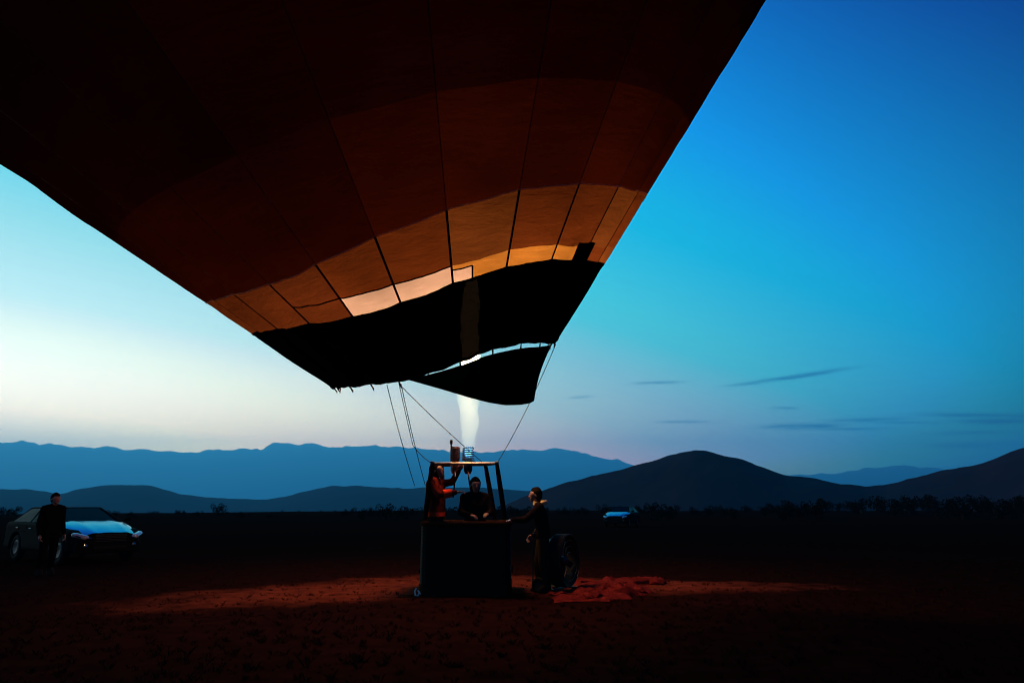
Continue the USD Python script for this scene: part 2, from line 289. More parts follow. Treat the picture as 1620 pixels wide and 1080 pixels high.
def ridge(name, pts, D, W, base, mat, jag=0.0, seed=0, ext=(-2500, 4200), na=500, nv=41, power=1.25):
    pts = np.array(pts, float); D0 = D
    px = np.linspace(ext[0], ext[1], na)
    py = np.interp(px, pts[:, 0], pts[:, 1])
    d = np.array([ray(a, b) for a, b in zip(px, py)]); hor = np.hypot(d[:, 0], d[:, 1]); az = np.arctan2(d[:, 0], d[:, 1])
    H = EYE[2] + d[:, 2] / hor * D0
    v = np.linspace(-1, 1, nv)
    A, V = np.meshgrid(az, v, indexing='ij'); Hc = np.repeat(H[:, None], nv, 1)
    dist = D0 + V * W
    X, Y = dist * np.sin(A), dist * np.cos(A)
    n1 = meshkit.fbm(np.stack([X, Y, 0 * X], -1) * (3.2 / W), 5, seed) - .5
    fold = 1 - np.abs(V) ** power
    Z = base + (Hc - base) * fold * (1 + .55 * n1 * np.abs(V) ** .7) + jag * (meshkit.fbm(np.stack([X, Y, 0 * X], -1) * (14 / W), 5, seed + 3) - .5) * fold
    vv = np.stack([X, Y, Z], -1).reshape(-1, 3); f = grid_faces(na, nv)
    m = tm(vv, f)
    if m.face_normals[len(m.faces) // 2][2] < 0: m.invert()
    return obj(name, m, mat, smooth=True, kind='structure')
FAR = [(-2500, 690), (-900, 702), (0, 700), (35, 698), (60, 703), (80, 700), (100, 706), (140, 707), (150, 711), (165, 707), (195, 710), (250, 712), (310, 716), (320, 712), (345, 709), (365, 711), (380, 708), (415, 713), (430, 701), (455, 699), (470, 703), (495, 702), (520, 706), (560, 707), (600, 706), (650, 707), (690, 712), (780, 715), (810, 710), (830, 711), (880, 711), (920, 716), (945, 721), (975, 727), (1000, 735), (1060, 745), (1150, 752), (1250, 752), (1330, 748), (1380, 741), (1430, 737), (1480, 741), (1560, 748), (1700, 742), (2200, 730), (4200, 735)]
ridge('mountain_range', FAR, 18000, 3800, -60, 'mountain', jag=150, seed=11, na=1400, nv=61)
MID = [(-2500, 770), (-400, 778), (0, 775), (40, 774), (70, 777), (95, 782), (115, 775), (150, 768), (180, 766), (230, 767), (260, 773), (290, 782), (330, 787), (400, 790), (420, 790), (460, 783), (500, 773), (530, 768), (560, 768), (600, 771), (640, 773), (690, 770), (760, 772), (860, 778), (1000, 785), (1400, 790), (4200, 780)]
ridge('hill', MID, 2400, 600, -55, 'hill_mid', jag=10, seed=23, na=900)
NEAR = [(-2500, 830), (600, 830), (780, 808), (830, 786), (860, 775), (900, 762), (945, 750), (985, 742), (1010, 735), (1050, 723), (1075, 715), (1100, 712), (1130, 716), (1170, 726), (1210, 739), (1240, 751), (1290, 757), (1330, 765), (1370, 769), (1400, 767), (1440, 757), (1500, 742), (1540, 735), (1590, 719), (1620, 709), (1760, 672), (2000, 650), (2600, 700), (4200, 760)]
ridge('hill', NEAR, 760, 260, -26, 'hill_near', jag=4, seed=31, na=900)

# ------------------------------------------------------------------ balloon envelope
C0 = np.array([-1.151, 11.70, 3.864]); AXN = np.array([-.213, -.216, 1.0]); AXN /= np.linalg.norm(AXN)
EU = np.cross([0, 1, 0], AXN); EU /= np.linalg.norm(EU); EV = np.cross(AXN, EU)
R0, AL, RB = 1.947, math.atan(.933), 8.8
T1 = (RB * math.cos(AL) - R0) / math.sin(AL); S1 = T1 * math.cos(AL); TEND = T1 + RB * (math.pi / 2 + AL)
def profile(t):
    b = -AL + (t - T1) / RB
    return np.where(t < T1, t * math.cos(AL), S1 + RB * (math.sin(AL) + np.sin(b))), np.where(t < T1, R0 + t * math.sin(AL), RB * np.cos(b))
def env(t, a, out=0.0):
    """Point of the envelope at metres t up its meridian and azimuth a (degrees), pushed out along its normal by out."""
    t, a = np.broadcast_arrays(np.asarray(t, float), np.radians(np.asarray(a, float)))
    s, r = profile(t); b = np.where(t < T1, -AL, -AL + (t - T1) / RB)
    radial = np.cos(a)[..., None] * EU + np.sin(a)[..., None] * EV
    nrm = np.cos(b)[..., None] * radial + np.sin(b)[..., None] * AXN
    return C0 + AXN * s[..., None] + radial * r[..., None] + nrm * np.broadcast_to(out, t.shape)[..., None]
# how far the rows sway up and down round the wind-pressed mouth (azimuth, metres)
RIM = np.array([(0, .06), (20, .22), (60, .30), (120, .28), (160, .12), (180, .02), (200, .01), (215, -.03), (230, -.07), (240, -.11), (250, -.16), (257, -.15), (265, -.11), (275, -.05), (285, .03), (290, .08), (297, .105), (307, .11), (315, .09), (325, .04), (335, 0), (345, -.02), (352, .0), (360, .06)])
BAND = np.array([(0, 1.6), (90, 1.62), (170, 1.64), (190, 1.57), (205, 1.45), (220, 1.33), (235, 1.24), (250, 1.165), (260, 1.19), (270, 1.26), (280, 1.37), (290, 1.46), (300, 1.52), (310, 1.52), (325, 1.49), (340, 1.49), (350, 1.53), (360, 1.6)])
STRIP = np.array([(0, 1.96), (90, 2.0), (170, 2.05), (190, 2.0), (205, 1.84), (220, 1.68), (235, 1.59), (250, 1.52), (265, 1.55), (280, 1.66), (290, 1.74), (300, 1.80), (315, 1.75), (330, 1.75), (345, 1.82), (360, 1.96)])
ARC = np.array([(0, 3.0), (90, 2.8), (170, 2.62), (190, 2.45), (205, 2.26), (220, 2.13), (235, 2.05), (245, 2.08), (260, 2.25), (275, 2.44), (290, 2.62), (300, 2.68), (315, 2.71), (330, 2.72), (345, 2.85), (360, 3.0)])
def lvl(tab): return lambda a: np.interp(np.mod(a, 360), tab[:, 0], tab[:, 1])
def flat(t): return lambda a: np.full_like(np.asarray(a, float), t)
def blend(t, w): return lambda a: t + w * (lvl(ARC)(a) - 2.6)
ROWS = [lvl(RIM), lvl(BAND), lvl(STRIP), lvl(ARC), blend(4.0, .5), flat(5.6), flat(7.6), flat(10.2), flat(13.6), flat(17.6), flat(22.0), flat(TEND - .05)]
NG = 24; SEAM = [9.0 + 15 * k for k in range(NG)]
def puff(t, a):                                                      # gores bulge between their tapes; slack creases low down
    f = np.mod((np.asarray(a) - 9.0) / 15.0, 1.0); w = profile(np.asarray(t))[1] * math.radians(15)
    p = np.stack([np.asarray(a) * .35, np.asarray(t) * 1.1, 0 * np.asarray(t)], -1)
    return w * .055 * np.sin(np.pi * f) ** .8 + (meshkit.fbm(p, 3, 5) - .5) * .07 * np.sin(np.pi * f)
def patch(a0, a1, lo, hi, na, nt, out=0.0):
    A = np.linspace(a0, a1, na + 1)[None, :]; q = np.linspace(0, 1, nt + 1)[:, None]
    L, Hh = lo(A), hi(A); T = L + (Hh - L) * q; A = np.broadcast_to(A, T.shape)
    v = env(T, A, puff(T, A) + out); uv = np.stack([np.radians(A - 180) * 4.0, T], -1)
    return tm(v.reshape(-1, 3), grid_faces(nt + 1, na + 1)), uv.reshape(-1, 2)
balloon = thing('balloon_envelope', 'huge dark red hot air balloon envelope looming over the basket, lower panels glowing orange', 'hot air balloon')
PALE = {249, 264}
tone = {0: 'envelope_cloth', 1: 'envelope_cloth_deep', 2: 'envelope_cloth_amber'}
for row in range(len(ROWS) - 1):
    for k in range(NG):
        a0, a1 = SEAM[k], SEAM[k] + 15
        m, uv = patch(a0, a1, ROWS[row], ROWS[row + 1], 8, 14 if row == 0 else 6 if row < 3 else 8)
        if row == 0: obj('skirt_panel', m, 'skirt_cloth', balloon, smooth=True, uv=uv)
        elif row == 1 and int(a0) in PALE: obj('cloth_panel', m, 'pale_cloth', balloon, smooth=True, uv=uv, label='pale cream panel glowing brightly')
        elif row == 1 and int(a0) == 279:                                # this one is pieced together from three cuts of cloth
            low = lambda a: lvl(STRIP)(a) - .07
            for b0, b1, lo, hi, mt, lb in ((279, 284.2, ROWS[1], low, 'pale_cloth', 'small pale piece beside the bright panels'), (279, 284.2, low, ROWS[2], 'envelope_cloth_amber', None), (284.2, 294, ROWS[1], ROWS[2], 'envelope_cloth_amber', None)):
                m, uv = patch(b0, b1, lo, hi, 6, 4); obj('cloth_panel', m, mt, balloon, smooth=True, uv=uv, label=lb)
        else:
            if row == 4: mat = 'falloff_cloth_high' if 249 <= int(a0) < 350 else 'falloff_cloth_top'  # cloth darkens row by row and leftwards, painting in the glow falloff
            elif row > 4: mat = ('falloff_cloth_top', 'falloff_cloth_top_deep')[(k * 7 + row * 3) % 2]
            elif row == 3: mat = ('falloff_cloth_mid', 'falloff_cloth_mid_deep')[(k * 7) % 2] if 264 <= int(a0) < 350 else 'falloff_cloth_left'
            elif int(a0) <= 234 and row < 3: mat = 'envelope_cloth_left_dim'
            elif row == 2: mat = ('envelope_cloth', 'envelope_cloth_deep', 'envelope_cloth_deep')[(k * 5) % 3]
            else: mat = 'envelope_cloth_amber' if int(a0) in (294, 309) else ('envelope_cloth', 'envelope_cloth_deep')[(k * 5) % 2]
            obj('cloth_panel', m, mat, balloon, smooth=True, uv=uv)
m, uv = patch(317, 326.5, lambda a: lvl(BAND)(a) + .01, lambda a: lvl(STRIP)(a) + .06, 4, 4, .008); obj('cloth_patch', m, 'skirt_cloth', balloon, smooth=True, uv=uv, label='dark square patch near the right edge')
def stitch(b0, b1, t_lo, t_hi, w): return ribbon(np.linspace(t_lo, t_hi, 8), np.linspace(b0, b1, 8), w, .0062, b0 == b1)
def ribbon(T, A, w, out, along_t=True):
    """A tape laid on the cloth: w wide, standing out mm proud, with a thickness of 4 mm."""
    P = []
    for s in (-1, 1):
        if along_t: tt, aa = T, A + s * np.degrees(w / 2 / np.maximum(profile(T)[1], .3))
        else: tt, aa = T + s * w / 2, A
        for o in (out, out - .006): P.append(env(tt, aa, puff(T, A) + o))
    n = len(T); v = np.concatenate([P[0], P[2], P[3], P[1]])
    f = np.vstack([np.stack([np.arange(n - 1) + q * n, np.arange(n - 1) + ((q + 1) % 4) * n, np.arange(1, n) + ((q + 1) % 4) * n, np.arange(1, n) + q * n], -1) for q in range(4)])
    return tm(v, f)
for a in SEAM:
    lo, mid = float(lvl(RIM)(np.array(a))), float(lvl(ARC)(np.array(a)))
    T = np.linspace(lo, mid, 30); obj('load_tape', ribbon(T, np.full_like(T, a), .030, .006), 'tape', balloon, smooth=False)
    T = np.concatenate([np.linspace(mid, 8, 50), np.linspace(8.3, TEND - .1, 50)]); obj('load_tape', ribbon(T, np.full_like(T, a), .013, .006), 'tape_thin', balloon, smooth=False)
fine = np.linspace(0, 360, 289)
for r_, w in ((0, .06), (1, .045), (3, .020)):
    obj('hem_tape' if r_ == 0 else 'row_tape', ribbon(ROWS[r_](fine), fine, w, .007, False), 'tape_light' if r_ == 3 else 'tape_thin' if r_ > 3 else 'tape', balloon, smooth=False, uv=None)
a_ = np.linspace(234, 279, 60); obj('row_tape', ribbon(lvl(STRIP)(a_), a_, .02, .0065, False), 'tape', balloon, smooth=False)
a_ = np.array([284.2]); obj('row_tape', stitch(284.2, 284.2, float(lvl(BAND)(a_)[0]), float(lvl(STRIP)(a_)[0]) - .07, .022), 'tape', balloon, smooth=False)
obj('row_tape', stitch(279, 284.2, float(lvl(STRIP)(np.array([279.]))[0]) - .07, float(lvl(STRIP)(a_)[0]) - .07, .018), 'tape', balloon, smooth=False)
obj('crown_ring', lathe([(.02, -.04), (.5, -.04), (.5, .03), (.02, .03)], env(TEND - .05, 0.) , 24, AXN), 'tape', balloon)
# webbing straps that hang from the rim at each tape
strap_end = {}
for a in SEAM:
    t0 = float(lvl(RIM)(np.array(a))); p = env(t0, a); ins = -(math.cos(math.radians(a)) * EU + math.sin(math.radians(a)) * EV)
    q = p - AXN * .11 + ins * .05; strap_end[a] = q
    obj('webbing_strap', tube([p + AXN * .04, p, (p + q) / 2, q], .012, 6), 'webbing', balloon)
    ring = trimesh.creation.torus(.02, .005, 12, 6); ring.apply_transform(trimesh.geometry.align_vectors([0, 0, 1], [1, .4, 0])); ring.apply_translation(q)
    obj('carabiner', ring, 'dark_steel', balloon)
# the scoop: a sheet hung under the near right of the rim
na, nt = 48, 16
A = np.linspace(251, 357, na + 1); f = np.linspace(0, 1, na + 1)
gap = .012 + .14 * np.sin(np.pi * np.clip(f * 1.02, 0, 1)) ** .8
top = env(lvl(RIM)(A) - gap, A, -.02)
bot_px = np.array([(643, 600, 0), (672, 608, .16), (700, 616, .28), (740, 628, .42), (770, 636, .55), (800, 641, .68), (825, 640, .82), (838, 637.5, .92), (845, 634, 1.0)])
bx, by = np.interp(f, bot_px[:, 2], bot_px[:, 0]), np.interp(f, bot_px[:, 2], bot_px[:, 1])
bot = np.array([at(x, y, Y - .12 * math.sin(math.pi * g) + .25 * g ** 4) for x, y, Y, g in zip(bx, by, top[:, 1], f)])
q = np.linspace(0, 1, nt + 1)[:, None, None]; V = top[None] * (1 - q) + bot[None] * q
bow = (np.sin(np.pi * q[..., 0]) * (.10 + .05 * np.sin(f * 9))[None])
V[..., 1] -= bow * np.sin(np.pi * f)[None]; V[..., 0] -= .06 * np.sin(np.pi * q[..., 0]) * smooth01((f - .8) / .2)[None]
obj('scoop', tm(V.reshape(-1, 3), grid_faces(nt + 1, na + 1)), 'scoop_cloth', balloon, smooth=True, uv=np.stack(np.broadcast_arrays(f[None] * 3, q[..., 0]), -1).reshape(-1, 2), label='dark wind scoop sheet hanging below the rim')

# ------------------------------------------------------------------ flame
FX, FY = at(741, 700, 12.25)[0], 12.25
flame = thing('burner_flame', 'tall pale burner flame shooting up from the basket into the balloon mouth', 'flame')
def column(z0, z1, r0, r1, n=44, seed=1, wob=.02, pinch=True):
    z = np.linspace(z0, z1, n); u = (z - z0) / (z1 - z0); r = (r0 + (r1 - r0) * u) * (np.minimum(1, .15 + 3.0 * (1 - u)) ** .6 if pinch else 1)
    a = np.linspace(0, 2 * np.pi, 25)[:-1]; P = []
    for zz, rr in zip(z, r):
        w = 1 + .30 * (meshkit.fbm(np.stack([np.cos(a) * 2.0, np.sin(a) * 2.0, np.full_like(a, zz * 4.5)], -1), 3, seed) - .5) * 2
        P.append(np.stack([FX + rr * w * np.cos(a) + wob * math.sin(zz * 5), FY + rr * w * np.sin(a), np.full_like(a, zz)], -1))
    v = np.vstack(P + [[P[0].mean(0)], [P[-1].mean(0)]]); fq = grid_faces(n, 24, True); k = n * 24
    fc = [[k, (j + 1) % 24, j] for j in range(24)] + [[k + 1, k - 24 + j, k - 24 + (j + 1) % 24] for j in range(24)]
    m = trimesh.Trimesh(v, np.vstack([fq[:, [0, 1, 2]], fq[:, [0, 2, 3]], fc]), process=False)
    if m.volume < 0: m.invert()
    return m
obj('flame_plume', column(2.40, 3.43, .12, .215, pinch=False), 'flame_gas', flame, smooth=True)
obj('flame_core', column(3.44, 5.75, .15, .17, seed=4), 'flame_hot', flame, smooth=True)

# ------------------------------------------------------------------ basket with burner
BC = np.array([at(735, 945, 11.72)[0], 12.27, 0.0]); BW, BD, BH = 1.50, 1.08, 1.14
basket = thing('balloon_basket', 'dark wicker balloon basket standing on the ground under the burner', 'basket', BC)
def rounded(w, d, r, z0, z1, n=8, bulge=0.0):
    cs = m3.CrossSection([[(-w / 2 + r, -d / 2 + r), (w / 2 - r, -d / 2 + r), (w / 2 - r, d / 2 - r), (-w / 2 + r, d / 2 - r)]]).offset(r, m3.JoinType.Round, 2.0, 24)
    return m3.Manifold.extrude(cs, z1 - z0, 4).translate((0, 0, z0))
def loop(w, d, r, z, n=12):
    out = []
    for cx, cy, a0 in ((w / 2 - r, d / 2 - r, 0), (-w / 2 + r, d / 2 - r, 90), (-w / 2 + r, -d / 2 + r, 180), (w / 2 - r, -d / 2 + r, 270)):
        for a in np.radians(np.linspace(a0, a0 + 90, n)): out.append((cx + r * math.cos(a), cy + r * math.sin(a), z))
    return np.array(out + out[:1])
obj('wicker_wall', as_tm(rounded(BW, BD, .12, .10, BH) - rounded(BW - .07, BD - .07, .10, .16, BH + .1)), 'wicker', basket)
obj('leather_skirt', as_tm(rounded(BW + .03, BD + .03, .13, .03, .20) - rounded(BW - .1, BD - .1, .1, .12, .5)), 'leather', basket)
dip = loop(BW - .02, BD - .02, .12, BH + .02); dip[:, 2] -= .035 * np.cos(dip[:, 0] / BW * np.pi) ** 2
obj('padded_rim', tube(dip, .042, 10), 'leather', basket)
for s in (-1, 1):
    obj('skid', box((s * .5, 0, .02), (.09, BD + .06, .05), bev=.012), 'bark', basket)
    for e in (-1, 1): obj('rope_handle', tube(hang((s * (BW / 2 + .02), e * .30 - .09, .42), (s * (BW / 2 + .02), e * .30 + .09, .42), .05, 8) + np.array([0, 0, 0]), .012, 6), 'leather', basket)
hp = at(661, 936, 11.72) - BC
obj('rope_handle', cat(tube([hp + d for d in ((-.03, .02, .05), (-.045, -.02, .02), (-.03, -.045, -.04), (.01, -.05, -.05), (.03, -.03, .0))], .013, 6), tube([hp + d for d in ((.0, -.03, .03), (.03, -.045, .01), (.05, -.04, -.03))], .011, 6)), 'rope_pale', basket, label='pale rope end at the lower left corner')
cyl = lathe([(.0, -.45), (.10, -.44), (.14, -.38), (.14, .38), (.10, .44), (0, .45)], (-.45, .1, .31), 24, (0, 1, 0)); obj('gas_cylinder', cyl, 'dark_steel', basket)
cyl = lathe([(.0, -.45), (.10, -.44), (.14, -.38), (.14, .38), (.10, .44), (0, .45)], (.52, .28, .63), 24, (0, 0, 1)); obj('gas_cylinder', cyl, 'dark_steel', basket)
# burner frame corners and its poles
NLc, NRc, FLc, FRc = at(684, 733, 11.92), at(786, 733, 11.92), at(699, 736, 12.62), at(768, 735, 12.62)
frame_pts = [NLc, NRc, FRc, FLc]
for a, b in ((0, 1), (1, 2), (2, 3), (3, 0)):
    obj('frame_rail', tube([frame_pts[a] - BC, frame_pts[b] - BC], .022, 10), 'rail_steel', basket)
feet = [at(672, 822, 11.84), at(799, 822, 11.84), at(783, 820, 12.72), at(702, 820, 12.72)]
for p, q in zip(frame_pts, feet):
    obj('frame_pole', tube(np.linspace(p - BC, q - BC, 6), [.034, .041, .044, .045, .044, .040], 10), 'pole_cover', basket)
obj('frame_strut', tube([(NLc + FLc) / 2 - BC, (NRc + FRc) / 2 - BC], .016, 8), 'dark_steel', basket)
for i, p in enumerate(frame_pts): obj('frame_corner', box(p - BC + np.array([0, 0, .01]), (.07, .07, .06), bev=.012), 'dark_steel', basket)
FR_Z = NLc[2]
def burner_unit(x, shroud, lit):
    c = np.array([x, FY, 0]) - BC
    z0, z1 = FR_Z + .07, FR_Z + (.30 if lit else .31)
    r = .105 if lit else .085
    if lit:
        pts = []; turns = 6
        for i in range(turns * 20 + 1):
            a = i / 20 * 2 * np.pi; u = i / (turns * 20); pts.append(c + np.array([r * (1 - .12 * u) * math.cos(a), r * (1 - .12 * u) * math.sin(a), z0 + (z1 - z0) * u]))
        o = obj('burner_coil', tube(np.array(pts), .013, 7), 'burner_coil', basket)
        for k in range(8):
            a = k / 8 * 2 * np.pi; obj('jet', tube([c + np.array([.055 * math.cos(a), .055 * math.sin(a), z0 - .02]), c + np.array([.055 * math.cos(a), .055 * math.sin(a), z0 + .09])], .010, 6), 'rail_steel', o)
        for k in range(6):
            a = k / 6 * 2 * np.pi; h = .16 + .05 * math.sin(k * 2.3)
            p0 = np.array([x + .045 * math.cos(a), FY + .045 * math.sin(a), FR_Z + .13])
            obj('gas_jet', tube([p0, p0 + [0, 0, h * .5], p0 + [0, 0, h]], [.014, .018, .003], 8), 'flame_blue', flame, label='blue gas jet at the foot of the flame')
    else:
        obj('burner_can', lathe([(.0, z0 - .02), (r * .8, z0 - .02), (r, z0 + .02), (r, z1 - .05), (r * .92, z1), (r * .84, z1), (r * .84, z0 + .05), (0, z0 + .05)], c, 28), shroud, basket)
        for k in range(7):
            z = z0 + .04 + k * .03; obj('can_ridge', trimesh.creation.torus(r + .002, .006, 24, 6).apply_translation(c + [0, 0, z]), shroud, basket)
    obj('burner_block', lathe([(0, -.16), (.05, -.16), (.075, -.10), (.075, .02), (.05, .05), (0, .05)], c + [0, 0, FR_Z], 20), 'burner_shroud' if not lit else 'dark_steel', basket)
    obj('valve_handle', tube([c + [0, -.06, FR_Z - .12], c + [.02, -.15, FR_Z - .15], c + [.03, -.2, FR_Z - .22]], .010, 6), 'eng_red', basket)
    obj('fuel_hose', tube(hang(c + [0, .05, FR_Z - .14], c + [(-.06 if not lit else .1), .42, FR_Z - .55], .12, 10), .014, 7), 'rubber', basket)
burner_unit(FX, 'burner_shroud', True)
burner_unit(at(720, 720, 12.25)[0], 'burner_shroud', False)
mp = at(714, 701, 12.15) - BC
obj('burner_bracket', cat(tube([mp + [0, 0, -.32], mp + [0, 0, .03]], .011, 6), box(mp + [0, 0, .02], (.05, .05, .085), bev=.012), box(mp + [0, 0, -.05], (.035, .035, .03), bev=.008)), 'dark_steel', basket, label='dark fitting on a stalk above the unlit burner')
# cables from the rim to the frame
def rim_pt(a): return env(float(lvl(RIM)(np.array(float(a)))), a) - AXN * .06
def cable(label, pts, r=.006): return obj('cable', tube(pts, r, 6), 'cable_steel', label=label, cat='cable')
kink = at(653, 704, 11.6); cr = rim_pt(249)
cable('slack suspension cable bending to the near left frame corner', np.vstack([np.linspace(cr, kink, 10)[:-1], hang(kink, NLc, .03, 8)]))
cable('thin line dropping from the rim to the basket, left of the two', hang(rim_pt(243), at(656, 768, 11.75), .05))
cable('thin line dropping from the rim to the basket, right of the two', hang(rim_pt(250), at(673, 768, 11.75), .05))
cable('suspension cable crossing the flame foot from the right rear frame corner', hang(FRc, rim_pt(249), .03))
cable('suspension cable rising right from the right frame corner', hang(NRc, rim_pt(350), .10))

# ------------------------------------------------------------------ people
def hand(wrist, fwd, pal, side, curl=.5, L=.18):
    """Palm, four unequal fingers and a thumb as one smoothed surface; fwd along the hand, pal out of the palm, side towards the thumb."""
    fwd, pal = np.array(fwd, float), np.array(pal, float); fwd /= np.linalg.norm(fwd); pal -= fwd * (pal @ fwd); pal /= np.linalg.norm(pal)
    acr = np.cross(fwd, pal) * side; w = np.asarray(wrist, float)
    man = hullm([(w, .026), (w + fwd * .03 + acr * .018, .022), (w + fwd * .085 + acr * .03, .014), (w + fwd * .088 - acr * .028, .013), (w + fwd * .03 - acr * .018, .02)], ICO1)
    for k, (off, ln) in enumerate(((.029, .072), (.010, .08), (-.009, .075), (-.027, .058))):
        p = w + fwd * .085 + acr * off; d = fwd.copy()
        for j, (sg, rr) in enumerate(((.45, .009), (.32, .0085), (.23, .0075))):
            an = curl * (.7 + .5 * j); d2 = d * math.cos(an * .8) + pal * math.sin(an * .8); q_ = p + d2 * ln * sg; man = man + hullm([(p, rr), (q_, rr * .92)], ICO1); p, d = q_, d2 / np.linalg.norm(d2)
            pal_ = pal
    p = w + fwd * .028 + acr * .024; d = (fwd * .75 + acr * .6 + pal * .35); d /= np.linalg.norm(d)
    man = man + hullm([(p, .014), (p + d * .036, .011)], ICO1) + hullm([(p + d * .036, .0105), (p + d * .036 + (fwd * .9 + pal * .4) * .03, .009)], ICO1)
    return smoothed(man, .011, 3)
def person(label, loc, rz, J=None, colors=None, scale=1.0, gloves=None, extra=None, hood=False, group=None, curl=(.5, .5)):
    J0 = dict(pel=(0, 0, .94), waist=(0, .01, 1.08), chest=(0, 0, 1.28), neck=(0, -.015, 1.46), head=(0, .02, 1.62),
              shL=(-.185, -.01, 1.41), elL=(-.25, -.03, 1.12), wrL=(-.26, .06, .88), shR=(.185, -.01, 1.41), elR=(.25, -.03, 1.12), wrR=(.26, .06, .88),
              hipL=(-.095, 0, .90), knL=(-.11, .02, .50), anL=(-.12, -.02, .09), hipR=(.095, 0, .90), knR=(.11, .02, .50), anR=(.12, -.02, .09), look=(0, 1, 0), hfL=None, hfR=None)
    J0.update(J or {}); J = {k: (np.array(v, float) if v is not None else None) for k, v in J0.items()}
    col = dict(top='dark_jacket', legs='trousers', hair='hair'); col.update(colors or {})
    t = thing('person', label, 'person', loc, rz, group, scale if scale != 1.0 else None)
    lk = J['look'] / np.linalg.norm(J['look']); rgt = np.cross(lk, [0, 0, 1.0]); rgt /= np.linalg.norm(rgt); upv = np.cross(rgt, lk); h = J['head']
    def hp(x, y, z): return h + rgt * x + lk * y + upv * z
    def torso(e): return [[(J['pel'] + [-.08, 0, 0], .105 + e), (J['pel'] + [.08, 0, 0], .105 + e), (J['waist'] + [-.06, 0, 0], .10 + e), (J['waist'] + [.06, 0, 0], .10 + e)],
                          [(J['waist'] + [-.06, 0, 0], .10 + e), (J['waist'] + [.06, 0, 0], .10 + e), (J['chest'] + [-.085, 0, 0], .115 + e), (J['chest'] + [.085, 0, 0], .115 + e)],
                          [(J['chest'] + [-.085, 0, 0], .115 + e), (J['chest'] + [.085, 0, 0], .115 + e), (J['shL'], .07 + e), (J['shR'], .07 + e), (J['neck'], .06 + e)]]
    def arms(e): return [x for s in 'LR' for x in ([(J['sh' + s], .06 + e), (J['el' + s], .043 + e)], [(J['el' + s], .043 + e), (J['wr' + s], .03 + e)])]
    def legs(e): return [x for s in 'LR' for x in ([(J['hip' + s], .095 + e), (J['kn' + s], .062 + e)], [(J['kn' + s], .062 + e), (J['kn' + s] * .6 + J['an' + s] * .4 + [0, -.02, 0], .058 + e), (J['an' + s], .042 + e)])]
    def union(hs, ico=ICO1):
        out = None
        for x in hs: out = hullm(x, ico) if out is None else out + hullm(x, ico)
        return out
    skull = hullm([(hp(0, -.015, .035), .088), (hp(0, .02, .02), .08)]) + hullm([(hp(0, .035, -.02), .062), (hp(0, .062, -.085), .026), (hp(0, -.01, -.05), .06)]) + hullm([(hp(0, .095, .012), .011), (hp(0, .112, -.022), .013), (hp(0, .085, -.028), .018)], ICO1)
    for s in (-1, 1): skull = skull + hullm([(hp(s * .078, -.005, .015), .018), (hp(s * .088, -.018, -.012), .012)], ICO1) + hullm([(hp(s * .03, .082, .035), .012), (hp(s * .05, .07, .034), .010)], ICO1)
    skull = skull + hullm([(hp(-.018, .088, -.052), .008), (hp(.018, .088, -.052), .008)], ICO1)
    main = union(torso(0) + arms(0) + legs(0) + [[(J['neck'], .058), (h + [0, 0, -.06], .05)]]) + hullm([(J['anL'], .04), (J['anL'] + [0, .12, -.05], .03)], ICO1) + hullm([(J['anR'], .04), (J['anR'] + [0, .12, -.05], .03)], ICO1)
    body = smoothed(main + hullm([(hp(0, 0, .03), .07), (hp(0, .0, -.05), .05)], ICO1), .05, 5); head_m = smoothed(skull, .018, 3)
    whole = m3.Manifold(m3.Mesh(np.asarray(body.vertices, np.float32), np.asarray(body.faces, np.uint32))) + m3.Manifold(m3.Mesh(np.asarray(head_m.vertices, np.float32), np.asarray(head_m.faces, np.uint32)))
    hm = {}
    for s, sg, cu in (('L', -1, curl[0]), ('R', 1, curl[1])):
        fwd = J['hf' + s] if J['hf' + s] is not None else (J['wr' + s] - J['el' + s]); fwd = fwd / np.linalg.norm(fwd)
        pal = np.array([-sg * .8, .3, -.5]) if abs(fwd[2]) > .6 else np.array([0, 0, -1.0])
        x = hand(J['wr' + s] + fwd * .015, fwd, pal, 1 if np.cross(fwd, pal) @ np.array([-sg, .6, .3]) > 0 else -1, cu); hm[s] = x
        whole = whole + m3.Manifold(m3.Mesh(np.asarray(x.vertices, np.float32), np.asarray(x.faces, np.uint32)))
    obj('body', as_tm(whole), 'skin', t, smooth=60)
    for s in (-1, 1): obj('eye', trimesh.creation.icosphere(1, .011).apply_translation(hp(s * .034, .079, .016)), 'eye_dark', t)
    obj('jacket', smoothed(union(torso(.022) + arms(.016) + [[(J['neck'], .075), (J['neck'] + [0, .0, .03], .07)]]), .05, 4), col['top'], t, smooth=60)
    obj('trousers', smoothed(union(legs(.014) + [[(J['pel'] + [-.08, 0, -.02], .112), (J['pel'] + [.08, 0, -.02], .112)]]), .05, 4), col['legs'], t, smooth=60)
    for s in 'LR': obj('boot', smoothed(hullm([(J['an' + s] + [0, 0, .06], .058), (J['an' + s] + [0, -.03, -.045], .045), (J['an' + s] + [0, .13, -.05], .04)], ICO1), .03, 3), 'boot', t, smooth=60)
    if hood: hr = hullm([(hp(0, -.035, .045), .103), (hp(0, -.05, -.06), .085)]) + hullm([(hp(0, -.03, .075), .085), (hp(0, .03, .085), .055)])
    else: hr = hullm([(hp(0, -.028, .048), .096), (hp(0, -.045, -.01), .08)]) + hullm([(hp(0, .02, .085), .062), (hp(0, -.03, .09), .07)])
    obj('hair' if not hood else 'hood', smoothed(hr, .025, 3), col['hair'], t, smooth=60)
    if gloves:
        for s in gloves: 
            g = hm[s].copy(); g.vertices += g.vertex_normals * .004; obj('glove', g, 'pale_glove', t, smooth=60)
    return t, J, hp
